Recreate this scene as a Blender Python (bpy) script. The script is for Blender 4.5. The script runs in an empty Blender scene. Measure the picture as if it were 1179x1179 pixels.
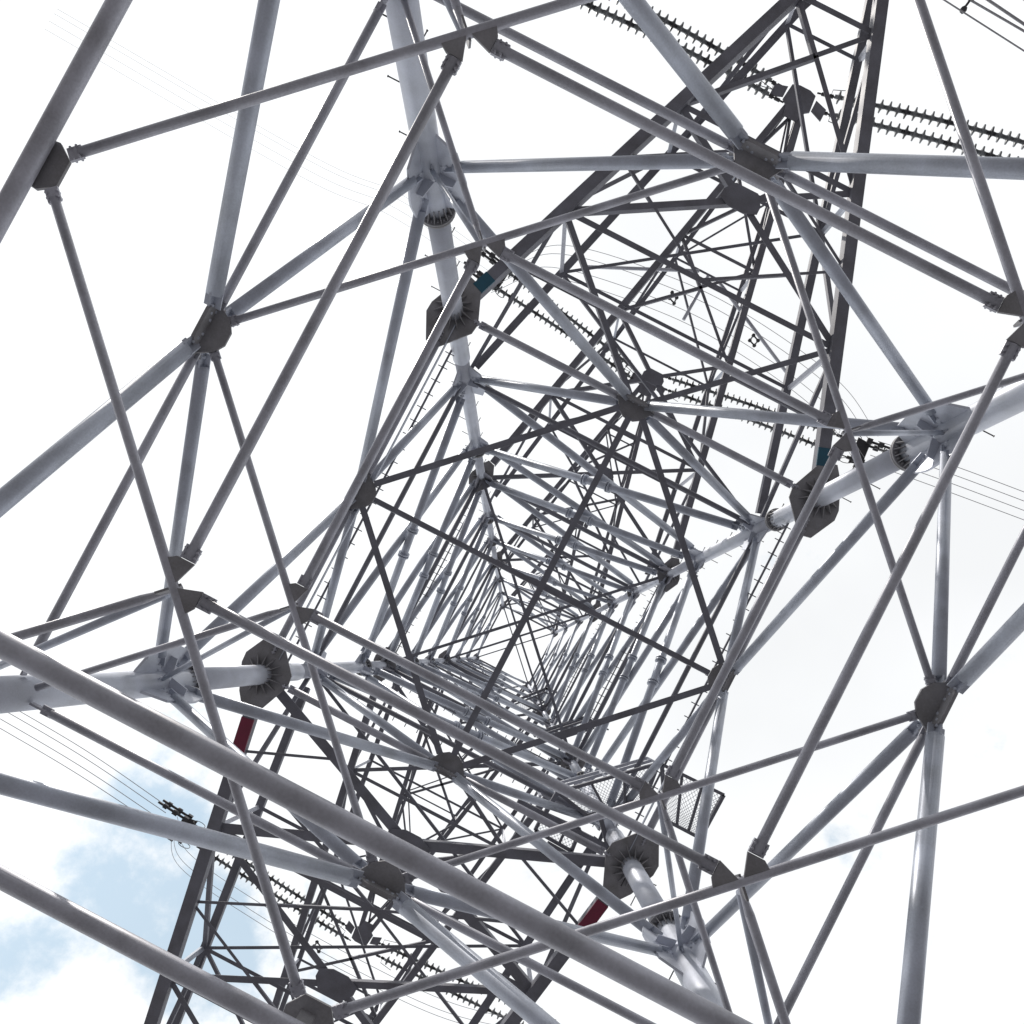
import bpy, math, random
from mathutils import Vector, Matrix
random.seed(7)
S = bpy.context.scene
COL = S.collection

# ------------------------------------------------------------------ camera
EYE = 1.7                       # camera height above the ground
CX, CY = 0.108, 1.638           # the photographer stands inside the tower
RX, RY, RZ = -0.029, -0.005, 0.478
FPX, PPX, PPY, NPX = 1000.0, 582.07, 751.9, 1179.0
def rot3(rx, ry, rz):
    return (Matrix.Rotation(rx, 3, 'X') @ Matrix.Rotation(ry, 3, 'Y') @ Matrix.Rotation(rz, 3, 'Z'))
R = rot3(RX, RY, RZ)            # rows: image right, image down, view direction
cam = bpy.data.cameras.new('camera')
cam.sensor_width = 36.0
cam.sensor_fit = 'HORIZONTAL'
cam.lens = 36.0 * FPX / NPX
cam.shift_x = (NPX / 2 - PPX) / NPX
cam.shift_y = (PPY - NPX / 2) / NPX
cam.clip_start = 0.05
cam.clip_end = 6000
cam_ob = bpy.data.objects.new('camera', cam)
COL.objects.link(cam_ob)
m = Matrix.Identity(4)
for i in range(3):
    m[i][0] = R[0][i]; m[i][1] = -R[1][i]; m[i][2] = -R[2][i]
m[0][3], m[1][3], m[2][3] = CX, CY, EYE
cam_ob.matrix_world = m
S.camera = cam_ob
EYEV = Vector((CX, CY, EYE))

def ray(px, py):
    return R.transposed() @ Vector(((px - PPX) / FPX, (py - PPY) / FPX, 1.0))
def at(px, py, z):              # the point at height z above the eye that stands at this place of the photograph
    d = ray(px, py)
    return EYEV + d * (z / d.z)

# ------------------------------------------------------------------ light
SUNPX = (150, -60)
sd = ray(*SUNPX).normalized()
SUN_EL = math.asin(sd.z)
sun = bpy.data.lights.new('sun', 'SUN')
sun.energy = 2.3
sun.angle = math.radians(0.6)
sun.color = (1.0, 0.95, 0.88)
sun_ob = bpy.data.objects.new('sun', sun)
COL.objects.link(sun_ob)
sun_ob.rotation_euler = sd.to_track_quat('Z', 'Y').to_euler()

W = bpy.data.worlds.new('World')
S.world = W
W.use_nodes = True
nt = W.node_tree
nt.nodes.clear()
N = nt.nodes.new
L = nt.links.new
out = N('ShaderNodeOutputWorld')
sky = N('ShaderNodeTexSky'); sky.sky_type = 'NISHITA'; sky.sun_disc = False
sky.sun_elevation = SUN_EL
sky.sun_rotation = math.atan2(sd.x, sd.y)
sky.air_density = 1.0; sky.dust_density = 0.4; sky.ozone_density = 1.0
bg_blue = N('ShaderNodeBackground'); bg_blue.inputs['Strength'].default_value = 0.15
bg_cloud = N('ShaderNodeBackground')
mix = N('ShaderNodeMixShader')
tc = N('ShaderNodeTexCoord')
n1 = N('ShaderNodeTexNoise'); n1.inputs['Scale'].default_value = 8.0; n1.inputs['Detail'].default_value = 9
n1.inputs['Roughness'].default_value = 0.62
n2 = N('ShaderNodeTexNoise'); n2.inputs['Scale'].default_value = 1.3; n2.inputs['Detail'].default_value = 5
mp = N('ShaderNodeMapping'); mp.inputs['Location'].default_value = (3.1, 1.7, 0.4)
L(tc.outputs['Generated'], mp.inputs['Vector'])
L(mp.outputs['Vector'], n1.inputs['Vector']); L(mp.outputs['Vector'], n2.inputs['Vector'])
def hole(px, py, inner, outer, gain):           # a gap in the cloud in this direction of the sky
    d = ray(px, py).normalized()
    dot = N('ShaderNodeVectorMath'); dot.operation = 'DOT_PRODUCT'
    nrm = N('ShaderNodeVectorMath'); nrm.operation = 'NORMALIZE'
    L(tc.outputs['Generated'], nrm.inputs[0])
    L(nrm.outputs['Vector'], dot.inputs[0]); dot.inputs[1].default_value = d
    mr = N('ShaderNodeMapRange'); mr.interpolation_type = 'SMOOTHSTEP'
    mr.inputs['From Min'].default_value = math.cos(math.radians(outer))
    mr.inputs['From Max'].default_value = math.cos(math.radians(inner))
    mr.inputs['To Min'].default_value = 0.0; mr.inputs['To Max'].default_value = gain
    L(dot.outputs['Value'], mr.inputs['Value'])
    return mr.outputs['Result']
def add(a, b):
    x = N('ShaderNodeMath'); x.operation = 'ADD'; L(a, x.inputs[0]); L(b, x.inputs[1]); return x.outputs[0]
HOLES = [(180, 1010, 0, 8.5, 0.25), (10, 1100, 0, 5, 0.17), (210, 1090, 0, 6, 0.14), (330, 1130, 0, 9, 0.20), (230, 890, 0, 6, 0.17),
         (985, 945, 0, 3.6, 0.15), (1240, 810, 1, 8, 0.12), (640, 1000, 0, 5, 0.12)]
h = None
for H in HOLES:
    o = hole(*H)
    h = o if h is None else add(h, o)
sub = N('ShaderNodeMath'); sub.operation = 'SUBTRACT'
L(n1.outputs['Fac'], sub.inputs[0]); L(h, sub.inputs[1])
cov = N('ShaderNodeMapRange'); cov.interpolation_type = 'SMOOTHSTEP'
cov.inputs['From Min'].default_value = 0.14; cov.inputs['From Max'].default_value = 0.36; cov.inputs['To Min'].default_value = 0.47
L(sub.outputs[0], cov.inputs['Value'])
L(cov.outputs['Result'], mix.inputs['Fac'])
cr = N('ShaderNodeMapRange'); cr.inputs['From Min'].default_value = 0.3; cr.inputs['From Max'].default_value = 0.7
cr.inputs['To Min'].default_value = 0.95; cr.inputs['To Max'].default_value = 1.22
L(n2.outputs['Fac'], cr.inputs['Value'])
bg_cloud.inputs['Color'].default_value = (0.97, 0.985, 1.0, 1)
L(cr.outputs['Result'], bg_cloud.inputs['Strength'])
hs = N('ShaderNodeHueSaturation'); hs.inputs['Hue'].default_value = 0.465; hs.inputs['Saturation'].default_value = 1.1; hs.inputs['Value'].default_value = 1.7
L(sky.outputs['Color'], hs.inputs['Color']); L(hs.outputs['Color'], bg_blue.inputs['Color'])
L(bg_blue.outputs[0], mix.inputs[1]); L(bg_cloud.outputs[0], mix.inputs[2])
L(mix.outputs[0], out.inputs['Surface'])

S.render.engine = 'CYCLES'
S.view_settings.view_transform = 'Standard'
S.view_settings.look = 'None'
S.view_settings.exposure = 0.0
S.view_settings.gamma = 1.0

# ------------------------------------------------------------------ materials
def material(name, base, var=0.25, scale=3.0, rough=0.45, metal=0.0, spec=0.5, tint=None, fine=60.0, bump=0.0):
    mt = bpy.data.materials.new(name); mt.use_nodes = True
    t = mt.node_tree; b = t.nodes['Principled BSDF']
    b.inputs['Metallic'].default_value = metal
    b.inputs['Specular IOR Level'].default_value = spec
    c = t.nodes.new('ShaderNodeTexCoord')
    a = t.nodes.new('ShaderNodeTexNoise'); a.inputs['Scale'].default_value = scale; a.inputs['Detail'].default_value = 8
    f = t.nodes.new('ShaderNodeTexNoise'); f.inputs['Scale'].default_value = fine; f.inputs['Detail'].default_value = 4
    t.links.new(c.outputs['Object'], a.inputs['Vector']); t.links.new(c.outputs['Object'], f.inputs['Vector'])
    mx = t.nodes.new('ShaderNodeMath'); mx.operation = 'MULTIPLY_ADD'; mx.inputs[1].default_value = 0.35
    t.links.new(f.outputs['Fac'], mx.inputs[0]); t.links.new(a.outputs['Fac'], mx.inputs[2])
    r = t.nodes.new('ShaderNodeValToRGB')
    t2 = tint or base
    r.color_ramp.elements[0].position = 0.42; r.color_ramp.elements[1].position = 0.92
    r.color_ramp.elements[0].color = [v * (1 - var) for v in t2] + [1]
    r.color_ramp.elements[1].color = [min(1, v * (1 + var)) for v in base] + [1]
    t.links.new(mx.outputs[0], r.inputs['Fac'])
    t.links.new(r.outputs['Color'], b.inputs['Base Color'])
    rr = t.nodes.new('ShaderNodeMapRange'); rr.inputs['To Min'].default_value = rough - 0.1; rr.inputs['To Max'].default_value = rough + 0.12
    t.links.new(a.outputs['Fac'], rr.inputs['Value']); t.links.new(rr.outputs['Result'], b.inputs['Roughness'])
    if bump:
        bp = t.nodes.new('ShaderNodeBump'); bp.inputs['Strength'].default_value = bump; bp.inputs['Distance'].default_value = 0.01
        t.links.new(f.outputs['Fac'], bp.inputs['Height']); t.links.new(bp.outputs['Normal'], b.inputs['Normal'])
    return mt
GALV = material('galvanised_tube', (0.41, 0.44, 0.51), 0.20, 2.6, 0.42, 0.35, 0.5, (0.36, 0.38, 0.43))
LEGM = material('galvanised_leg', (0.50, 0.525, 0.60), 0.12, 2.2, 0.45, 0.35, 0.5, (0.44, 0.46, 0.51))
DULL = material('dull_galvanised', (0.38, 0.385, 0.435), 0.22, 3.2, 0.46, 0.28, 0.5, (0.325, 0.325, 0.36))
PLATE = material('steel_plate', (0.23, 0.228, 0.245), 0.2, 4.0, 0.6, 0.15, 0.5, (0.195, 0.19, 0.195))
DARK = material('dark_angle', (0.17, 0.173, 0.205), 0.18, 3.0, 0.6, 0.15, 0.5, (0.145, 0.145, 0.165))  # dark steel; shade of the bars' undersides is put into the colour
LIGHTA = material('pale_angle', (0.50, 0.515, 0.57), 0.12, 3.0, 0.5, 0.3)  # pale steel; light caught by the arm bars is put into the colour
TEAL = material('teal_paint', (0.01, 0.085, 0.135), 0.15, 5.0, 0.5)
MAROON = material('maroon_paint', (0.17, 0.012, 0.042), 0.15, 5.0, 0.5)
PORC = material('insulator_grey', (0.17, 0.18, 0.19), 0.1, 9.0, 0.3)
PORCD = material('insulator_dark', (0.05, 0.05, 0.055), 0.1, 9.0, 0.3)
IRON = material('black_hardware', (0.05, 0.05, 0.055), 0.2, 9.0, 0.55, 0.3)
WIRE = material('aluminium_wire', (0.34, 0.34, 0.36), 0.1, 9.0, 0.5, 0.4)
CONC = material('concrete', (0.36, 0.35, 0.32), 0.15, 3.0, 0.85)
SOIL = material('dry_ground', (0.20, 0.197, 0.205), 0.25, 0.35, 0.9, 0, 0.2, (0.15, 0.143, 0.148), 9.0)

# ------------------------------------------------------------------ mesh helpers
class MB:
    def __init__(s): s.v = []; s.f = []; s.sm = []
    def face(s, idx, smooth=False): s.f.append(idx); s.sm.append(smooth)
    def tube(s, p, q, r, r2=None, n=14, caps=True):
        p, q = Vector(p), Vector(q); r2 = r if r2 is None else r2
        d = (q - p).normalized()
        a = d.orthogonal().normalized(); b = d.cross(a)
        o = len(s.v)
        for k in range(n):
            t = 2 * math.pi * k / n; e = a * math.cos(t) + b * math.sin(t)
            s.v.append(p + e * r); s.v.append(q + e * r2)
        for k in range(n):
            j = (k + 1) % n
            s.face((o + 2 * k, o + 2 * j, o + 2 * j + 1, o + 2 * k + 1), True)
        if caps:
            s.face(tuple(o + 2 * k for k in reversed(range(n)))); s.face(tuple(o + 2 * k + 1 for k in range(n)))
        return s
    def path(s, pts, r, n=6):
        pts = [Vector(p) for p in pts]; o = len(s.v); a = None
        for i, p in enumerate(pts):
            d = (pts[min(i + 1, len(pts) - 1)] - pts[max(i - 1, 0)]).normalized()
            if a is None: a = d.orthogonal().normalized()
            a = (a - d * a.dot(d)).normalized(); b = d.cross(a)
            for k in range(n):
                t = 2 * math.pi * k / n
                s.v.append(p + (a * math.cos(t) + b * math.sin(t)) * r)
        for i in range(len(pts) - 1):
            for k in range(n):
                j = (k + 1) % n
                s.face((o + i * n + k, o + i * n + j, o + (i + 1) * n + j, o + (i + 1) * n + k), True)
        s.face(tuple(o + k for k in reversed(range(n)))); e = o + (len(pts) - 1) * n
        s.face(tuple(e + k for k in range(n)))
        return s
    def bar(s, p, q, w, h, up=(0, 0, 1)):         # box section, w across, h along 'up'
        p, q = Vector(p), Vector(q); d = (q - p).normalized(); up = Vector(up)
        x = d.cross(up)
        if x.length < 1e-4: x = d.orthogonal()
        x.normalize(); y = x.cross(d)
        o = len(s.v)
        for e in (p, q):
            for a, b in ((-1, -1), (1, -1), (1, 1), (-1, 1)):
                s.v.append(e + x * (a * w / 2) + y * (b * h / 2))
        for F in ((3, 2, 1, 0), (4, 5, 6, 7), (0, 1, 5, 4), (1, 2, 6, 5), (2, 3, 7, 6), (3, 0, 4, 7)):
            s.face(tuple(o + i for i in F))
        return s
    def angle(s, p, q, w, side=1, t=None, up=(0, 0, 1)):   # L section: a flat leg underneath and an upright leg on one side
        p, q = Vector(p), Vector(q); t = t or max(0.008, w * 0.1)
        d = (q - p).normalized(); x = d.cross(Vector(up))
        if x.length < 1e-4: x = d.orthogonal()
        x.normalize(); y = x.cross(d)
        s.bar(p, q, w, t, up)
        o = x * (side * (w / 2 - t / 2)) + y * (w / 2 + t / 2 + 0.001)
        s.bar(p + o, q + o, t, w, up)
        return s
    def prism(s, pts, off):                        # flat polygon extruded by the vector off
        pts = [Vector(p) for p in pts]; off = Vector(off); n = len(pts); o = len(s.v)
        s.v += [p - off / 2 for p in pts] + [p + off / 2 for p in pts]
        s.face(tuple(o + k for k in reversed(range(n)))); s.face(tuple(o + n + k for k in range(n)))
        for k in range(n):
            j = (k + 1) % n; s.face((o + k, o + j, o + n + j, o + n + k))
        return s
    def lathe(s, prof, base=(0, 0, 0), axis=(0, 0, 1), n=16):
        base = Vector(base); d = Vector(axis).normalized(); a = d.orthogonal().normalized(); b = d.cross(a); o = len(s.v)
        for r, z in prof:
            for k in range(n):
                t = 2 * math.pi * k / n
                s.v.append(base + d * z + (a * math.cos(t) + b * math.sin(t)) * r)
        for i in range(len(prof) - 1):
            for k in range(n):
                j = (k + 1) % n
                s.face((o + i * n + k, o + i * n + j, o + (i + 1) * n + j, o + (i + 1) * n + k), True)
        s.face(tuple(o + k for k in reversed(range(n)))); e = o + (len(prof) - 1) * n
        s.face(tuple(e + k for k in range(n)))
        return s
    def build(s, name, mat, parent=None, origin=None, kind=None):
        me = bpy.data.meshes.new(name)
        og = Vector(origin) if origin is not None else Vector((0, 0, 0))
        me.from_pydata([tuple(v - og) for v in s.v], [], s.f)
        me.polygons.foreach_set('use_smooth', s.sm)
        me.materials.append(mat); me.update()
        o = bpy.data.objects.new(name, me); COL.objects.link(o)
        o.location = og
        if parent is not None: o.parent = parent
        if kind: o['kind'] = kind
        return o
def tag(o, label, cat, group=None):
    o['label'] = label; o['category'] = cat
    if group: o['group'] = group
    return o
def empty(name, label, cat, loc=(0, 0, 0), group=None):
    o = bpy.data.objects.new(name, None); COL.objects.link(o); o.location = loc
    return tag(o, label, cat, group)
def lerp(a, b, t): return Vector(a) * (1 - t) + Vector(b) * t

# ------------------------------------------------------------------ ground
g = MB()
RAD = [0, 6, 14, 30, 70, 200, 600, 2500]
rng = random.Random(3)
nseg = 48
g.v.append(Vector((0, 0, 0)))
for r in RAD[1:]:
    for k in range(nseg):
        t = 2 * math.pi * k / nseg
        g.v.append(Vector((r * math.cos(t), r * math.sin(t), rng.uniform(-.06, .06) if 6 < r < 200 else 0)))
for k in range(nseg): g.face((0, 1 + k, 1 + (k + 1) % nseg), True)
for i in range(len(RAD) - 2):
    for k in range(nseg):
        a = 1 + i * nseg; j = (k + 1) % nseg
        g.face((a + k, a + nseg + k, a + nseg + j, a + j), True)
g.build('ground', SOIL, kind='structure')

# ------------------------------------------------------------------ tower geometry
TZ = dict(N=3.66, M=5.562, K=8.10, J1=10.737, P1=14.139, J2=16.524, J3=19.872, P2=22.176, J5=25.389, J6=28.05,
          P3=31.005, J8=33.7, J9=36.5, P4=39.42)
def hw(z): return 4.5 * (1 - 0.16 * z / 9.0)        # half width of the shaft, z above the eye
SG = dict(A=(-1, -1), B=(1, -1), C=(-1, 1), D=(1, 1))
FACES = [('A', 'B'), ('B', 'D'), ('D', 'C'), ('C', 'A')]
def P(k, z, f=1.0):
    w = hw(z) * f
    return Vector((SG[k][0] * w, SG[k][1] * w, z + EYE))
def mid(f, z): return (P(f[0], z) + P(f[1], z)) / 2
def leg_r(z):
    pts = [(-2, .195), (8, .175), (14, .160), (16.5, .145), (22, .115), (31, .085), (41, .055)]
    for (a, ra), (b, rb) in zip(pts, pts[1:]):
        if z <= b: return ra + (rb - ra) * max(0, (z - a)) / (b - a)
    return .055
def inward(f):                                      # unit vector from a face to the tower axis
    v = -(Vector((SG[f[0]][0] + SG[f[1]][0], SG[f[0]][1] + SG[f[1]][1], 0))); return v.normalized()

TOWER = empty('transmission_tower', 'huge grey tubular steel lattice transmission tower with dark side arms, seen from inside its base', 'pylon')

# legs with flanges, brackets and climbing pins -----------------------------------------
JOINTS = ['M', 'J1', 'J2', 'J3', 'P2', 'J5', 'J6', 'P3', 'J8', 'J9', 'P4']
FLANGE = [7.2, 11.55, 15.75, 20.25, 25.8, 28.4, 34.0]
for k in 'ABCD':
    mb = MB()
    zs = [-EYE + .25] + FLANGE + [40.3]
    for a, b in zip(zs, zs[1:]):
        ra = leg_r((a + b) / 2)
        mb.tube(P(k, a), P(k, b), ra, ra, n=28)
    leg = mb.build('leg', LEGM, TOWER)
    d = (P(k, 10) - P(k, 0)).normalized()
    for z in FLANGE:
        if z == 15.75 and k != 'B': continue
        fb = MB(); r = leg_r(z - .5); c = P(k, z); R2 = r + (.055 if abs(z - 15.75) < .1 else .09)
        fb.lathe([(R2, -.035), (R2, .0), ], c, d, 28)
        fb.lathe([(R2, .004), (R2, .04), ], c, d, 28)
        a = d.orthogonal().normalized(); b = d.cross(a)
        for q in range(16):
            t = 2 * math.pi * q / 16; e = a * math.cos(t) + b * math.sin(t); tn = d.cross(e)
            fb.prism([c + e * (r - .005) - d * .036, c + e * (R2 - .01) - d * .036, c + e * (r + .02) - d * .20, c + e * (r - .005) - d * .20], tn * .012)
            t += math.pi / 16; e = a * math.cos(t) + b * math.sin(t)
            fb.tube(c + e * (r + R2) * .5 - d * .062, c + e * (r + R2) * .5 + d * .07, .016, n=6)
        fb.build('flange', PLATE, leg)
    pb = None
    along = [z for z in [x * .42 - 1.0 for x in range(200)] if z < 33]
    if k in 'ABD':
        for i, z in enumerate(along):
            if k == 'D' and not (8 < z < 22): continue
            if z < 6: continue
            if k == 'B' and z > 26: continue
            c = P(k, z); r = leg_r(z)
            base = Vector((SG[k][0], 0, 0)) if i % 2 else Vector((0, SG[k][1], 0))
            s_ = MB(); s_.tube(c + base * (r - .01), c + base * (r + .18), .008, n=6)
            s_.tube(c + base * (r + .185), c + base * (r + .195), .013, n=6)
            s_.build('step_bolt', IRON, leg)
    f = MB()
    c = P(k, -EYE + .25)
    f.lathe([(.62, -.45), (.62, .12), (.55, .2)], c, (0, 0, 1), 24)
    f.build('concrete_footing', CONC, TOWER)

# bracing ---------------------------------------------------------------------------------
def tongue(mb, p, d, r, nrm, L_=.34):
    """slotted end of a tube: a flat plate pushed into the tube, with a second one across it"""
    mb.bar(p - d * .02, p + d * L_, .020, r * 2.0, up=nrm.cross(d))
    mb.bar(p - d * .02, p + d * (L_ * .45), r * 2.1, .016, up=nrm.cross(d))
    if r > .06:
        w_ = nrm.cross(d)
        for t in (.35, .62, .88):
            for sg in (-.5, .5):
                o = p + d * (L_ * t) + w_ * (r * sg)
                mb.tube(o - nrm * .032, o + nrm * .032, .015, n=6)
def face_tube(name, a, b, ga, gb, r, mat, nrm, parent=TOWER, n=18, collar=None):
    a, b = Vector(a), Vector(b); d = (b - a).normalized()
    mb = MB()
    p, q = a + d * ga, b - d * gb
    mb.tube(p, q, r, n=n)
    tongue(mb, p, -d, r, nrm, min(.30, ga * .8)); tongue(mb, q, d, r, nrm, min(.30, gb * .8))
    if collar:
        for c in collar:
            x = lerp(a, b, c)
            mb.tube(x - d * .03, x + d * .03, r * 1.45, n=n)
            mb.tube(x - d * .10, x - d * .075, r * 1.2, n=n)
    return mb.build(name, mat, parent)

PANELS = [('M', 'J1', 'K', .080, .068), ('J1', 'J2', 'P1', .080, .075), ('J2', 'J3', None, .080, .07), ('J3', 'P2', None, .080, .07),
          ('P2', 'J5', None, .078, .066), ('J5', 'J6', None, .072, .062), ('J6', 'P3', None, .066, .056), ('P3', 'J8', None, .056, .05),
          ('J8', 'J9', None, .05, .045), ('J9', 'P4', None, .045, .04)]
for lo, hi, node, r1, r2 in PANELS:
    zl, zh = TZ[lo], TZ[hi]
    for f in FACES:
        nrm = inward(f)
        wl, wh = hw(zl), hw(zh)
        zn = TZ[node] if node else zl + (zh - zl) * wl / (wl + wh)
        X = mid(f, zn)
        for i, (s, e) in enumerate(((0, 1), (1, 0))):
            a, b = P(f[s], zl), P(f[e], zh)
            ga = leg_r(zl) + .30 * r1 / .07; gb = leg_r(zh) + .30 * r2 / .07
            mb = MB()
            if node:
                d1 = (X - a).normalized(); d2 = (b - X).normalized()
                mb.tube(a + d1 * ga, X - d1 * .34, r1, n=18); tongue(mb, a + d1 * ga, -d1, r1, nrm); tongue(mb, X - d1 * .34, d1, r1, nrm, .26)
                mb.tube(X + d2 * .34, b - d2 * gb, r2, n=18); tongue(mb, b - d2 * gb, d2, r2, nrm); tongue(mb, X + d2 * .34, -d2, r2, nrm, .26)
            else:
                d = (b - a).normalized(); off = nrm * (r1 * 1.05 if i else -r1 * 1.05)
                a2, b2 = a + d * ga + off, b - d * gb + off
                mb.tube(a2, b2, r1, n=16); tongue(mb, a2, -d, r1, nrm, .22); tongue(mb, b2, d, r2, nrm, .22)
                t = (X - a).length / (b - a).length
                if i:
                    for sgn in (-1, 1):
                        c = lerp(a, b, t) + d * (sgn * .30) + off
                        mb.lathe([(r1 * 1.5, -.045), (r1 * 1.5, -.012)], c, d, 16); mb.lathe([(r1 * 1.5, .012), (r1 * 1.5, .045)], c, d, 16)
            mb.build('diagonal_brace', GALV, TOWER)
        # gusset plates welded to the leg for the braces of this face
# gussets at the leg joints (vertical, in the planes of the two faces)
for k in 'ABCD':
    for nm in JOINTS:
        z = TZ[nm]; r = leg_r(z); sc = max(.35, r / .16)
        mb = MB(); d = (P(k, 10) - P(k, 0)).normalized()
        for f in FACES:
            if k not in f: continue
            o = f[1] if f[0] == k else f[0]
            x = (P(o, z) - P(k, z)).normalized(); nrm = inward(f); c = P(k, z)
            h1, h2, l1 = .66 * sc, .62 * sc, .34 * sc
            mb.prism([c + x * (r - .03) - d * h1, c + x * (r + l1 * .75) - d * (h1 * .75), c + x * (r + l1) - d * .06, c + x * (r + l1) + d * .06,
                      c + x * (r + l1 * .75) + d * (h2 * .75), c + x * (r - .03) + d * h2], nrm * .03 * sc)
            mb.prism([c + x * (r - .02) - d * .015 + nrm * .14 * sc, c + x * (r + l1 * .6) - d * .015 + nrm * .10 * sc,
                      c + x * (r + l1 * .6) - d * .015 - nrm * .10 * sc, c + x * (r - .02) - d * .015 - nrm * .14 * sc], d * .02)
        mb.build('gusset_plate', LEGM if nm in ('M', 'J1', 'J2', 'J3') else DULL, TOWER)

# hub nodes at the middle of each face
def hub(f, z, size, mat=PLATE):
    c = mid(f, z); u = (P(f[1], z) - P(f[0], z)).normalized(); n = inward(f); up = Vector((0, 0, 1))
    s = size
    mb = MB()
    mb.prism([c + u * a * s + up * b * s for a, b in ((-1, -.35), (-.55, -.75), (.55, -.75), (1, -.35), (1, .35), (.55, .75), (-.55, .75), (-1, .35))], n * .035)
    lo = c - up * (.16 * s)
    mb.prism([lo + u * (a * s) + n * (b * s) for a, b in ((-.85, -.28), (.85, -.28), (.95, .05), (.62, .62), (.25, .86), (-.25, .86), (-.62, .62), (-.95, .05))], up * .028)
    for a in (-.5, 0, .5):
        mb.prism([lo + u * a * s + n * .02 + up * .015, lo + u * a * s + n * .45 * s + up * .015, lo + u * a * s + n * .02 + up * .5 * s], u * .016)
    return mb.build('gusset_plate', mat, TOWER)
for f in FACES:
    c = mid(f, TZ['M'] - .03) + Vector((.02, .05, 0)); u = (P(f[1], 5) - P(f[0], 5)).normalized(); n = inward(f)
    MB().prism([c + u * x * .20 + n * y_ * .22 for x, y_ in ((-.8, -.25), (.8, -.25), (.85, .15), (.45, .65), (-.45, .65), (-.85, .15))], Vector((0, 0, .025))).build('gusset_plate', PLATE, TOWER)
    hub(f, TZ['K'], .27); hub(f, TZ['P1'], .34)

# horizontals on the faces
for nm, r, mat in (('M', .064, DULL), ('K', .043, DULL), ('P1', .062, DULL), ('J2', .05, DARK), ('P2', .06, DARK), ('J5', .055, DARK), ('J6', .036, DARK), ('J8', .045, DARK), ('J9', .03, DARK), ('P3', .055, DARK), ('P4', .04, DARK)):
    z = TZ[nm]
    for f in FACES:
        a, b, c = P(f[0], z), P(f[1], z), mid(f, z); n = inward(f)
        u = (b - a).normalized(); dz = Vector((0, 0, -.02))
        if nm == 'M':
            dz = .30 if f[0] in 'AD' else .11; al, bl = P(f[0], z - dz), P(f[1], z - dz); cl = (al + bl) / 2
            MB().tube(al + u * .2, bl - u * .2, r, n=24).build('horizontal_tube', mat, TOWER)
            MB().prism([cl - u * .05, cl + u * .05, c + u * .05 + Vector((0, 0, .05)), c - u * .05 + Vector((0, 0, .05))], n * .02).build('gusset_plate', PLATE, TOWER)
        elif nm in ('K', 'P1'):
            mb = MB(); g0 = leg_r(z) + (.42 if nm == 'P1' else .22); g1 = .30 if nm != 'P1' else .34
            for s, e in ((a, c), (c, b)):
                ga = g0 if s is a else g1; gb = g0 if e is b else g1
                mb.tube(s + u * ga, e - u * gb, r, n=18)
                tongue(mb, s + u * ga, -u, r, n, .2); tongue(mb, e - u * gb, u, r, n, .2)
            mb.build('horizontal_tube', mat, TOWER)
            if nm == 'P1':
                mb = MB()
                for s, e in ((a, c), (c, b)):
                    mb.bar(lerp(s, e, .10) + n * .14, lerp(s, e, .94) + n * .14, .012, .10)
                if f in (('B', 'D'), ('C', 'A')): mb.build('stiffener_flat', GALV, TOWER)
        else:
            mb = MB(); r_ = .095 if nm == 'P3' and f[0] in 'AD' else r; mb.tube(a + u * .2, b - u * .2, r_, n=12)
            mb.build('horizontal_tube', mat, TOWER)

# horizontal diaphragms: diamond, inner square and corner struts
def clevis(mb, p, d, r):
    mb.bar(p - d * .01, p + d * .085, r * 2.9, .022)
    x = d.cross(Vector((0, 0, 1))).normalized()
    for t in (.02, .06):
        for sg in (-1, 1):
            o = p + d * t + x * (sg * r * 1.15)
            mb.tube(o - Vector((0, 0, .028)), o + Vector((0, 0, .028)), .009, n=6)
def inner_plate(k, z, s, SH):
    """two fan plates under the diamond bar where the inner square starts"""
    c = P(k, z, .5) + SH; up = Vector((0, 0, 1))
    mb = MB()
    bar_d = Vector((-SG[k][0], SG[k][1], 0)).normalized() # along the diamond edge
    for ux in (Vector((-SG[k][0], 0, 0)), Vector((0, -SG[k][1], 0))):
        side = bar_d if ux.dot(bar_d) > 0 else -bar_d
        tip = c + ux * .98 * s; px = Vector((ux.y, -ux.x, 0)).normalized()
        px = px if px.dot(side) > 0 else -px
        mb.prism([c + side * .006 - up * .012, c + side * 1.02 * s - up * .012, tip + px * .34 * s - up * .012, tip - px * .30 * s - up * .012], up * .02)
    # small upright fin for the corner struts
    dg = Vector((SG[k][0], SG[k][1], 0)).normalized()
    mb.prism([c - dg * .05, c + dg * .13, c + dg * .13 + up * .11, c - dg * .02 + up * .11], bar_d * .016)
    return mb.build('gusset_plate', PLATE, TOWER)
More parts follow.
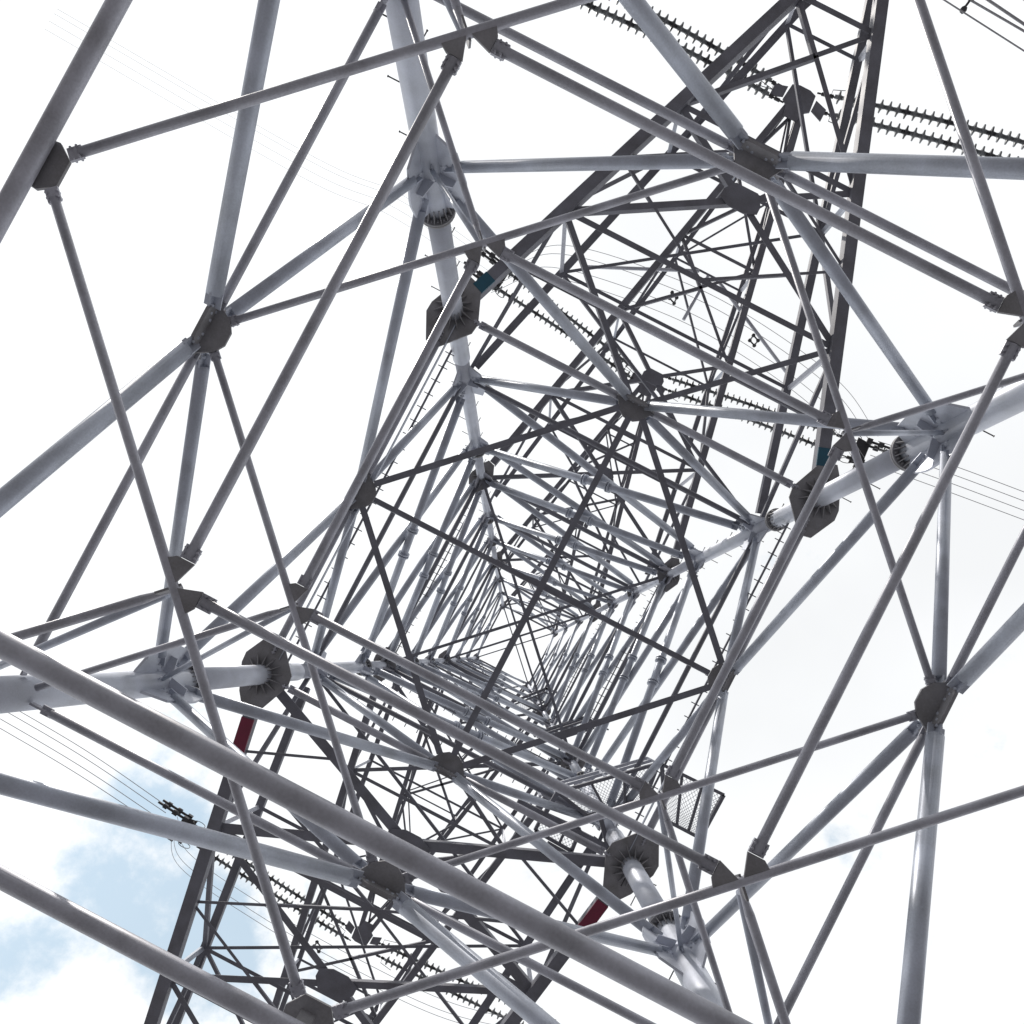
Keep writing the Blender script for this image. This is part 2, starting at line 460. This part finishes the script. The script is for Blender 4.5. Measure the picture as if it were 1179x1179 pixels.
for nm, ri, rd, rc, rt, joint, s in (('M', .036, .033, .032, .032, 6.9, .19), ('K', .042, .036, .034, .032, TZ['J1'] - .15, .20)):
    z = TZ[nm] + (-.04 if nm == 'M' else -.02)
    SH = Vector((.02, .05, 0)) if nm == 'M' else Vector((0, 0, 0))
    zz = Vector((0, 0, -.05))
    for f in FACES:                                   # inner square
        a, b = P(f[0], z, .5) + SH, P(f[1], z, .5) + SH; d = (b - a).normalized()
        mb = MB(); mb.tube(a + d * s * 1.05, b - d * s * 1.05, ri, n=14); clevis(mb, a + d * (s * 1.05), d, ri); clevis(mb, b - d * (s * 1.05), -d, ri)
        mb.build('inner_strut', DULL, TOWER)
    for k in 'ABCD':
        inner_plate(k, z, s, SH)
        fs = [f for f in FACES if k in f]
        a, b = mid(fs[0], z) + SH, mid(fs[1], z) + SH; d = (b - a).normalized()
        mb = MB(); e = .24 if nm == 'M' else .28
        mb.tube(a + d * e, b - d * e, rd, n=14); clevis(mb, a + d * (e - .06), d, rd * .9); clevis(mb, b - d * (e - .06), -d, rd * .9)
        mb.build('diamond_strut', DULL, TOWER)
        c = P(k, z, .5) + SH + Vector((0, 0, .10)); dg = Vector((SG[k][0], SG[k][1], 0)).normalized()
        q = P(k, z); q = q - (q - c).normalized() * (leg_r(z) - .03) + Vector((0, 0, .1))
        d = (q - c).normalized(); c1 = c + d * .05
        mb = MB(); mb.tube(c1 + d * .2, q, rc, n=12); mb.tube(c1, c1 + d * .2, .014, rc, n=12); mb.build('corner_strut', DULL, TOWER)
        q = P(k, joint); q = q - dg * (leg_r(joint) - .03); d = (q - c).normalized()
        mb = MB(); mb.tube(c + d * .12, q, rt * .95, n=12); mb.bar(c + d * .01, c + d * .14, .012, .05)
        mb.bar(q - d * .16, q + d * .05, .014, .16); mb.build('hip_brace', GALV, TOWER)
# diaphragm at the lowest arms: flat dark angles
z = TZ['P1'] - .12
ms = {f: mid(f, z) for f in FACES}
for i, f in enumerate(FACES):
    g_ = FACES[(i + 1) % 4]; a, b = ms[f], ms[g_]; d = (b - a).normalized()
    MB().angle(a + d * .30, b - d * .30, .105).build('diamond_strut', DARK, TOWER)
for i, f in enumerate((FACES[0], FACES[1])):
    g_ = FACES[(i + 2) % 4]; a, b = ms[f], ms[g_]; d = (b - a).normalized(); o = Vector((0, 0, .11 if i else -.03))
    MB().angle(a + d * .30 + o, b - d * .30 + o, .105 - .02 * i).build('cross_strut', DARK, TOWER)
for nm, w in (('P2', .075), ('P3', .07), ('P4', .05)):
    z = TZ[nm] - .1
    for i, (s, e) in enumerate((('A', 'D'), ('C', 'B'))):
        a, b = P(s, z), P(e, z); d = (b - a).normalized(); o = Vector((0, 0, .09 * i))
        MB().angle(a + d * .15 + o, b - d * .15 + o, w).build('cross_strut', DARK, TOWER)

# lowest ring of horizontals and the stout tube crossing in front of the camera
z = TZ['N']
p, q = at(0, 741, z), at(835, 1179, z + .12)
w = hw(z)
e = (q - p) / (q.x - p.x)
mb = MB(); mb.tube(p + e * (-w - p.x), p + e * (w - p.x), .056, n=28); mb.build('horizontal_tube', DULL, TOWER)
for sx in (-1, 1):
    mb = MB(); mb.tube((sx * w, -w + .2, z + EYE + .0), (sx * w, w - .2, z + EYE), .05, n=16); mb.build('horizontal_tube', DULL, TOWER)

# polygonal arm plates around the legs
def arm_plate(k, z, s):
    c = P(k, z); r = leg_r(z); sx, sy = SG[k]; up = Vector((0, 0, 1))
    ix, iy = Vector((-sx, 0, 0)), Vector((0, -sy, 0))   # towards the inside; the arm goes out along -iy
    pts = [ix * a_ + iy * b_ for a_, b_ in ((-.376, .195), (-.366, .03), (-.195, -.376), (-.027, -.60), (.214, -.53), (.436, .013), (.413, .184), (.021, .64), (-.174, .60))]
    mb = MB(); mb.prism([c + p * s for p in pts], up * .035)
    for q in range(14):
        t = 2 * math.pi * q / 14; e = Vector((math.cos(t), math.sin(t), 0)); tn = Vector((-e.y, e.x, 0))
        for sg in (-1, 1):
            mb.prism([c + e * (r - .01) + up * sg * .018, c + e * (r + .17 * s) + up * sg * .018, c + e * (r - .01) + up * sg * (.17 * s + .02)], tn * .012)
    return mb.build('arm_plate', PLATE, TOWER)
for k in 'ABCD':
    arm_plate(k, TZ['P1'], 1.06); arm_plate(k, TZ['P2'], .76); arm_plate(k, TZ['P3'], .60); arm_plate(k, TZ['P4'], .36)

# ------------------------------------------------------------------ crossarms
CSIDE = -1       # the upright leg of each chord angle stands on the inner side of the arm
def crossarm(f, zb, zt, tip, tw, ch, lw, bays, kind, detail=True, paint=None):
    """f: face; zb/zt: heights of lower and upper roots; tip: centre of the tip; tw: half width of the tip"""
    a, b = P(f[0], zb), P(f[1], zb); at_, bt = P(f[0], zt), P(f[1], zt)
    u = (b - a).normalized(); tip = Vector(tip)
    out_ = -inward(f)
    ta, tb = tip - u * tw, tip + u * tw
    rise = Vector((0, 0, .30))
    arm = MB()
    root = []
    CH = MB
    chords = []
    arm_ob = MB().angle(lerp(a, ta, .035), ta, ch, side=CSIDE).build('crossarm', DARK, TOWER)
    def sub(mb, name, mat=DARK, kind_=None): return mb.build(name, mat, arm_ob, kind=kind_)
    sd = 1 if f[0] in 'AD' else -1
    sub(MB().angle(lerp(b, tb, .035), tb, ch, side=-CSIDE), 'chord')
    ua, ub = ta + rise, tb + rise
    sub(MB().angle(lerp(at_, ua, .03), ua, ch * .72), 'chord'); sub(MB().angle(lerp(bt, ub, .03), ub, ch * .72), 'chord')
    lac = []
    A = lambda t: lerp(a, ta, t)
    B = lambda t: lerp(b, tb, t)
    UA = lambda t: lerp(at_, ua, t)
    UB = lambda t: lerp(bt, ub, t)
    up = Vector((0, 0, ch * .6)); dn = Vector((0, 0, -.02))
    n = len(bays)
    for i in range(n - 1):
        t0, t1 = bays[i], bays[i + 1]
        last = i == n - 2
        if t1 < .99: lac.append((A(t1) + up, B(t1) + up, lw, DARK)); lac.append((UA(t1), UB(t1), lw * .7, DARK))
        if (B(t0) - A(t0)).length > .9:
            if kind == 'V' and i == 0:
                M0 = (A(t0) + B(t0)) / 2
                lac.append((M0 + up, A(t1) + up, lw, DARK)); lac.append((M0 + up, B(t1) + up, lw, DARK))
                lac.append((A(0.5 * t1) + up, lerp(M0, A(t1), .5) + up, lw * .6, DARK)); lac.append((B(0.5 * t1) + up, lerp(M0, B(t1), .5) + up, lw * .6, DARK))
            else:
                ww0, ww1 = (B(t0) - A(t0)).length, (B(t1) - A(t1)).length
                c = lerp((A(t0) + B(t0)) / 2, (A(t1) + B(t1)) / 2, ww0 / (ww0 + ww1)) + up
                for q in (A(t0), B(t0), A(t1), B(t1)):
                    lac.append((lerp(c, q + up, .05 if detail and i <= 1 else 0), lerp(c, q + up, .97), lw * (1.75 if i == 0 and kind == 'X' and detail and ch > .19 else 1.15 if i <= 1 else .9), DARK))
                if detail and i <= 1 and ch > .19:
                    for q, r_ in ((A(t0), A(t1)), (B(t0), B(t1)), (A(t1), B(t1)), (A(t0), B(t0))):
                        h1, h2, h3 = lerp(c, q + up, .5), lerp(c, r_ + up, .5), lerp(q, r_, .5) + up
                        if i == 0 and q == A(t0) and r_ == B(t0): continue
                        lac.append((h1, h3, lw * .5, DARK)); lac.append((h2, h3, lw * .5, DARK))
                if detail and i <= 1:
                    pl = MB(); s = ch * 1.15
                    pl.prism([c + dn * 1.5 + u * x * s + out_ * y_ * s for x, y_ in ((-1.5, -.5), (-.6, -.9), (.6, -.9), (1.5, -.5), (1.5, .1), (.9, .9), (-.9, .9), (-1.5, .1))], Vector((0, 0, .018)))
                    sub(pl, 'gusset_plate', DARK)
        # side faces between lower and upper chord
        for X, UX in ((A, UA), (B, UB)):
            if t1 < .97:
                lac.append((X(t1), UX(t1), lw * .8, LIGHTA if i % 2 == 0 else GALV))
            if i % 2 == 0: lac.append((UX(t0), X(t1), lw * .8, DARK))
            else: lac.append((X(t0), UX(t1), lw * .8, DARK))
        # upper plane zig-zag
        lac.append((UA(t0) if i % 2 else UB(t0), UB(t1) if i % 2 else UA(t1), lw * .6, DARK))
    if detail:
        for p, q, w_, mt in lac: sub(MB().angle(p, q, w_), 'lacing_bar', mt)
    else:
        mb = MB()
        for p, q, w_, mt in lac: mb.angle(p, q, w_)
        sub(mb, 'lacing', DARK, 'stuff')
    # tip plate
    mb = MB(); s = ch * 2.0
    cc = tip + Vector((0, 0, -.03))
    mb.prism([cc + u * x * s + out_ * y_ * s for x, y_ in ((-.55, -1.7), (.55, -1.7), (.75, -.9), (1.15, -.6), (1.0, .75), (.45, .95), (-.45, .95), (-1.0, .75), (-1.15, -.6), (-.75, -.9))], Vector((0, 0, .04)))
    for sg in (-1, 1):
        mb.prism([cc + u * sg * x * s + out_ * y_ * s - Vector((0, 0, .03)) for x, y_ in ((1.2, -.5), (2.2, -.9), (2.2, .1), (1.2, .4))], Vector((0, 0, .03)))
    sub(mb, 'tip_plate', DARK)
    if paint:
        for X in (A, B):
            p0, p1 = X(.055), X(.055 + .30 / (ta - a).length)
            if paint == MAROON: p0, p1 = X(.07), X(.07 + .85 / (ta - a).length)
            mb = MB(); mb.bar(p0 + dn * .2, p1 + dn * .2, ch + .012, ch * .1 + .02)
            sub(mb, 'paint_band', paint)
    return arm_ob
AB, CD = FACES[0], FACES[2]
z1, z2, z3, z4 = TZ['P1'], TZ['P2'], TZ['P3'], TZ['P4']
crossarm(AB, z1, TZ['J2'] + .1, at(1021, -95, z1), .12, .20, .095, [0, .26, .53, .81, 1], 'V', paint=TEAL)
mCD = mid(CD, z1)
crossarm(CD, z1, TZ['J2'] + .1, mCD + Vector((0, 10.5, 0)), 1.5, .20, .095, [0, .245, .48, .74, 1], 'X', paint=MAROON)
T2 = at(920, 115, z2)
arm2 = crossarm(AB, z2, TZ['J5'] - .6, T2, .14, .17, .085, [0, .22, .44, .64, .82, 1], 'X')
for p, q in (((673, 307), (805, 312)), ((815, 318), (787, 368)), ((828, 325), (905, 428))):
    MB().tube(at(*p, z2 + .3), at(*q, z2 + .3), .045).build('lacing_bar', LIGHTA, arm2)  # pale tubes: light falling on this lacing is painted as colour
mCD2 = mid(CD, z2)
crossarm(CD, z2, TZ['J5'] - .6, mCD2 + Vector((0, 12.6, 0)), .5, .17, .085, [0, .22, .44, .64, .82, 1], 'X')
T3 = at(747, 440, z3)
crossarm(AB, z3, TZ['J8'] - .6, T3, .14, .15, .075, [0, .25, .5, .75, 1], 'X', detail=False)
T3c = at(417, 1077, z3)
crossarm(CD, z3, TZ['J8'] - .6, T3c, .14, .15, .075, [0, .25, .5, .75, 1], 'X', detail=False)
T4 = mid(AB, z4) + Vector((0, -5.0, 0))
crossarm(AB, z4, z4 + .9, T4, .1, .10, .05, [0, .33, .66, 1], 'X', detail=False)
T4c = mid(CD, z4) + Vector((0, 5.0, 0))
crossarm(CD, z4, z4 + .9, T4c, .1, .10, .05, [0, .33, .66, 1], 'X', detail=False)

# ------------------------------------------------------------------ rest platforms on one leg, climbing rails
def grating(mb, c4, step=.075, w=.007):
    a, b, c, d = [Vector(x) for x in c4]
    n1 = int(max((b - a).length, (c - d).length) / step); n2 = int(max((d - a).length, (c - b).length) / step)
    q = lambda s, t: lerp(lerp(a, b, s), lerp(d, c, s), t)
    # expanded metal: two families of slanting strands
    m_ = max(n1, n2)
    for i in range(-n2, n1 + 1):
        for fam in (0, 1):
            s0, s1 = i / n1, (i + n2) / n1
            t0, t1 = 0.0, 1.0
            if s0 < 0: t0 = (0 - s0) / (s1 - s0); s0 = 0
            if s1 > 1: t1 = t0 + (1 - s0) / (s1 - s0) * (1 - t0) if s1 != s0 else 1; s1 = 1
            if t1 - t0 < .02: continue
            p0, p1 = q(s0, t0), q(s1, t1)
            if fam: p0, p1 = q(s0, 1 - t0), q(s1, 1 - t1)
            mb.bar(p0 + Vector((0, 0, .004 * fam)), p1 + Vector((0, 0, .004 * fam)), w, .003)
def platform(zf, decks, beams, rails):
    root = None
    fr = MB()
    for dk in decks:
        pts = [at(x, y, zf) for x, y in dk]
        for i in range(4): fr.bar(pts[i], pts[(i + 1) % 4], .06, .12)
        for t in (.33, .66): fr.bar(lerp(pts[0], pts[1], t), lerp(pts[3], pts[2], t), .045, .06)
    for p, q, w in beams: fr.bar(at(*p, zf - .07), at(*q, zf - .07), w, .14)
    root = fr.build('platform', DARK, TOWER)
    if decks:
        for dk in decks:
            gm = MB(); grating(gm, [at(x, y, zf + .05) for x, y in dk]); gm.build('grating', GALV, root)
    for p, q in rails:
        rm = MB(); a, b = at(*p, zf), at(*q, zf)
        for hgt in (.55, 1.05):
            o = Vector((0, 0, hgt)); rm.angle(a + o, b + o, .055 if zf < 20 else .085)
        for t in (0, .5, 1): x = lerp(a, b, t); rm.bar(x, x + Vector((0, 0, 1.05)), .045, .045, up=(1, 0, 0))
        rm.build('railing', LIGHTA if zf < 20 else DARK, root)
    return root
platform(16.0,
         [[(642, 912), (758, 879), (742, 921), (676, 939)], [(762, 880), (833, 915), (806, 965), (766, 944)], [(626, 936), (668, 955), (658, 980), (616, 956)]],
         [((596, 922), (702, 977), .10), ((630, 971), (655, 985), .08), ((655, 985), (712, 993), .08), ((642, 912), (628, 936), .08), ((690, 936), (700, 975), .08)],
         [((640, 912), (757, 879)), ((622, 917), (690, 955))])
platform(24.2, [[(618, 848), (676, 829), (684, 838), (640, 852)]], [((640, 852), (660, 868), .07)], [((616, 848), (678, 828)), ((678, 828), (700, 840))])
platform(32.0, [[(590, 812), (628, 797), (638, 803), (606, 818)]], [((606, 818), (622, 826), .06)], [((588, 810), (630, 793)), ((630, 793), (646, 799))])
for f, zc in ((('A', 'C'), 15.35), (('B', 'D'), 15.35), (('C', 'D'), 16.9), (('C', 'D'), 21.2), (('A', 'C'), 23.4), (('B', 'D'), 23.4), (('C', 'D'), 26.4), (('B', 'D'), 29.3)):
    a, b = P(f[0], zc), P(f[1], zc); x = -inward((f[0], f[1])) * .10
    mb = MB(); mb.bar(a + x, b + x, .03, .05)
    for i in range(24):
        t = (i + .7) / 24; c = lerp(a, b, t) + x
        mb.tube(c - x * .9, c + x * .9, .010, n=6)
    mb.build('climbing_rail', DARK, TOWER)

# ------------------------------------------------------------------ insulators and conductors
def disc_mesh():
    mb = MB()
    mb.lathe([(.048, -.107), (.052, -.05), (.070, -.034), (.118, -.022), (.152, -.016), (.160, .004), (.150, .020), (.085, .034), (.055, .055), (.048, .107)], n=16)
    me = mb.build('disc', PORC); 
    return me
DISC = disc_mesh(); DME = DISC.data
DMD = DME.copy(); DMD.materials.clear(); DMD.materials.append(PORCD)
bpy.data.objects.remove(DISC)
def insulator(p, q, label, n=26, pitch=.215, lead=.45, group='tension insulator strings on the tower arms', flip=1):
    p, q = Vector(p), Vector(q); d = (q - p).normalized()
    root = empty('insulator_string', label, 'insulator', p, group)
    quat = d.to_track_quat('Z', 'Y')
    L0 = (q - p).length
    for i in range(n):
        t = lead + pitch * (i + .5)
        o = bpy.data.objects.new('disc', DMD if i % 5 == 3 else DME); COL.objects.link(o)
        sag = -.10 * math.sin(math.pi * min(1, t / L0))
        o.parent = root; o.location = d * t + Vector((0, 0, sag)); o.rotation_euler = quat.to_euler()
        o.scale = (1, 1, 1)
    hb = MB()
    hb.tube((0, 0, 0), d * (lead + .05), .022, n=8)
    hb.bar(d * (lead * .25), d * (lead * .6), .07, .05); hb.bar(d * (lead * .7), d * (lead * .95), .09, .04)
    hb.build('end_fitting', IRON, root); hb = MB()
    e = lead + n * pitch
    hb.tube(d * e, d * L0, .022, n=8)
    hb.bar(d * (e + .05), d * (e + .25), .09, .05)
    hb.bar(d * (L0 - .16), d * L0, .10, .06)
    hb.build('end_fitting', IRON, root)
    hr = MB(); s = d.cross(Vector((0, 0, 1))).normalized()
    hr.path([d * (lead * .8), d * (lead * .8) + s * .18 * flip, d * (lead + .35) + s * .26 * flip], .010)
    hr.build('arcing_horn', IRON, root); hr = MB()
    hr.path([d * (e + .1), d * (e + .1) + s * .2 * flip, d * (e - .3) + s * .27 * flip], .010)
    hr.build('arcing_horn', IRON, root)
    return root
def off(p, dx, dy, dz=0): return Vector(p) + Vector((dx, dy, dz))
def wire(pts, label, r=.015, name='conductor_wire', grp=None, cat='power line', n=24):
    # smooth curve through the given points
    pts = [Vector(p) for p in pts]
    if len(pts) == 2: c = [lerp(pts[0], pts[1], i / n) for i in range(n + 1)]
    else:
        c = []
        ex = [pts[0] * 2 - pts[1]] + pts + [pts[-1] * 2 - pts[-2]]
        for i in range(1, len(ex) - 2):
            p0, p1, p2, p3 = ex[i - 1:i + 3]
            for k in range(10):
                t = k / 10
                c.append(.5 * ((2 * p1) + (p2 - p0) * t + (2 * p0 - 5 * p1 + 4 * p2 - p3) * t * t + (3 * p1 - p0 - 3 * p2 + p3) * t ** 3))
        c.append(pts[-1])
    og = c[0].copy()
    return tag(MB().path(c, r, 6).build(name, WIRE, origin=og), label, cat, grp)
def yoke(c, d, label, size=.48):
    c = Vector(c); d = Vector(d).normalized(); s = d.cross(Vector((0, 0, 1))).normalized()
    root = empty('yoke_clamp', label, 'clamp', c, 'clamps at the ends of insulator strings')
    mb = MB(); up = Vector((0, 0, 1))
    mb.prism([-s * size, s * size, d * .45 + s * size * .8, d * .45 - s * size * .8], up * .03)
    mb.build('yoke_plate', IRON, root)
    for a in (-1, 1):
        for b in (-1, 1):
            k = MB(); o = s * a * size * .8 + up * b * .2 + d * .45
            k.tube(o - d * .15, o + d * .95, .045, n=8); k.tube(o + d * .2, o + d * .38, .10, n=8); k.bar(o - d * .2, o - d * .02, .17, .17); k.bar(o + d * .6, o + d * .75, .14, .10)
            k.build('wire_clamp', IRON, root)
    k = MB()
    for r_, sh in ((.20, .9), (.20, -.9)):
        pts = [s * (sh * size) + d * (-.1 + r_ * math.cos(t)) + up * (r_ * 1.3 * math.sin(t)) for t in [2 * math.pi * i / 20 for i in range(21)]]
        k.path(pts, .012)
    k.build('guard_ring', IRON, root)
    return root
def spacer(c, sx, sy, label):
    c = Vector(c)
    mb = MB()
    pts = [Vector((sx * a, sy * a, b * .2)) for a, b in ((-1, -1), (1, -1), (1, 1), (-1, 1))]
    for i in range(4): mb.bar(pts[i], pts[(i + 1) % 4], .035, .035, up=(.3, .2, 1)); mb.lathe([(.03, -.05), (.06, -.02), (.06, .02), (.03, .05)], pts[i], (sy, -sx, .1), 8)
    return tag(mb.build('wire_spacer', IRON, origin=None), label, 'spacer', 'spacers on the jumper wires'), c

GQ = 'parallel wires of the power line bundles'
# middle arm, upper right of the photo
insulator(at(905, 103, z2), at(690, -14, z2 - 1.0), 'insulator string running up left from the upper right arm tip, upper of its pair', 26)
insulator(at(902, 118, z2), at(684, 9, z2 - 1.0), 'insulator string running up left from the upper right arm tip, lower of its pair', 26, flip=-1)
insulator(at(941, 107, z2), at(1225, 177, z2 - .9), 'upper insulator string running to the right edge from the upper right arm tip', 27)
insulator(at(941, 128, z2), at(1219, 203, z2 - .9), 'lower insulator string running to the right edge from the upper right arm tip', 27, flip=-1)
# upper arm beside the centre hub
e1a, e1b = at(583, 312, z3 - 1.2), at(577, 335, z3 - 1.2)
insulator(at(737, 430, z3), e1a, 'upper small insulator string running up left from the arm tip above the hub', 27)
insulator(at(737, 442, z3), e1b, 'lower small insulator string running up left from the arm tip above the hub', 27, flip=-1)
e2a, e2b = at(985, 508, z3 - 1.2), at(980, 528, z3 - 1.2)
insulator(at(760, 432, z3), e2a, 'upper small insulator string running right from the arm tip above the hub', 28)
insulator(at(760, 446, z3), e2b, 'lower small insulator string running right from the arm tip above the hub', 28, flip=-1)
# upper arm at lower left
e3a, e3b = at(222, 952, z3 - 1.2), at(214, 966, z3 - 1.2)
insulator(at(405, 1070, z3), e3a, 'small insulator string running up left from the lower arm tip, upper of its pair', 26)
insulator(at(404, 1083, z3), e3b, 'small insulator string running up left from the lower arm tip, lower of its pair', 26, flip=-1)
e4a, e4b = at(640, 1176, z3 - 1.2), at(634, 1196, z3 - 1.2)
insulator(at(430, 1083, z3), e4a, 'small insulator string running down right from the lower arm tip, upper of its pair', 27)
insulator(at(430, 1098, z3), e4b, 'small insulator string running down right from the lower arm tip, lower of its pair', 27, flip=-1)
def bundle(start, ends, label, zs, ze, sep, r=.015, grp=GQ, midp=None):
    """four wires: start and end pixel with small offsets"""
    for i, (ox, oy) in enumerate(sep):
        pts = [at(start[0] + ox, start[1] + oy, zs)]
        for (x, y, zz) in ends: pts.append(at(x + ox * 1.1, y + oy * 1.1, zz))
        wire(pts, label, r, grp=grp)
SEP = [(-3, 5), (3, -5), (-6, 9), (6, -9)]
yoke((Vector(e1a) + Vector(e1b)) / 2, (Vector(e1a) - at(737, 430, z3)), 'black clamp cluster at the upper left end of the strings beside the teal band')
bundle((573, 313), [(460, 236, z3 - 2.0), (355, 190, z3 - 2.4), (60, 20, z3 - 3.2)], 'thin wire of the faint bundle running up left past the tall upper leg', z3 - 1.3, 0, [(-3, 4), (2, -4), (-8, 12), (5, -9)], .0045)
yoke((Vector(e2a) + Vector(e2b)) / 2, (Vector(e2a) - at(760, 432, z3)), 'black clamp cluster beside the right leg at the end of the small strings')
bundle((1005, 520), [(1090, 549, z3 - 1.8), (1200, 590, z3 - 2.3)], 'thin wire of the bundle running to the right edge under the right leg', z3 - 1.3, 0, [(-3, 4), (2, -4), (-8, 12), (6, -12)], .012)
yoke((Vector(e3a) + Vector(e3b)) / 2, (Vector(e3a) - at(405, 1070, z3)), 'black clamp cluster in the sky at lower left')
bundle((190, 940), [(90, 873, z3 - 1.8), (-40, 797, z3 - 2.4)], 'thin wire of the bundle rising left from the lower left clamp cluster', z3 - 1.3, 0, [(-3, 5), (1, -4), (-8, 12), (5, -10)], .012)
# jumper loops under the arms
JS = [(-4, 7), (4, -7), (-10, 17), (10, -16)]
bundle((575, 320), [(640, 300, z3 - 3.3), (770, 340, z3 - 4.2), (868, 392, z3 - 4.2), (958, 460, z3 - 3.0), (1000, 520, z3 - 1.3)],
       'thin jumper wire looping between the clamp clusters across the right hand arms', z3 - 1.3, 0, JS, .009, 'jumper wires under the upper right arms')
bundle((200, 948), [(212, 990, z3 - 2.6), (300, 1052, z3 - 3.8), (400, 1109, z3 - 4.2), (520, 1165, z3 - 3.6), (636, 1190, z3 - 1.3)],
       'thin jumper wire looping below the lower left arm tip', z3 - 1.3, 0, [(-4, 8), (4, -8), (-1, 2)], .009, 'jumper wires under the lower left arm')
for (x, y, zz, lb) in ((775, 343, z3 - 4.2, 'small black spacer frame on the jumper wires left of the arm chord'), (868, 392, z3 - 4.2, 'small black spacer frame on the jumper wires between two arm chords'),
                       (366, 1090, z3 - 4.1, 'small black spacer frame on the jumper wires below the lower left arm tip')):
    o, c = spacer((0, 0, 0), .10, .04, lb); o.location = at(x, y, zz)
# jumper of the lowest arm, upper right corner
for i, (p0, p1, r, nm) in enumerate((((1040, -30), (1200, 72), .011, 0), ((1100, -10), (1200, 48), .016, 0), ((1120, -12), (1200, 42), .02, 0), ((1160, -12), (1200, 12), .014, 0))):
    wire([at(*p0, z1 - 1.2), at(*lerp((*p0, 0), (*p1, 0), .5)[:2], z1 - 1.5), at(*p1, z1 - 1.6)], 'short length of jumper wire crossing the upper right corner', r, grp='jumper wires in the upper right corner')
mb = MB(); a, b = at(1109, 11, z1 - 1.3), at(1120, -4, z1 - 1.3)
mb.bar(a, b, .035, .03); mb.lathe([(.02, -.04), (.05, -.02), (.05, .03), (.02, .05)], a, (1, .3, 0), 10); mb.lathe([(.02, -.04), (.05, -.02), (.05, .03), (.02, .05)], b, (1, .3, 0), 10)
tag(mb.build('wire_spacer', IRON), 'small black spacer on the wires at the upper right corner', 'spacer')
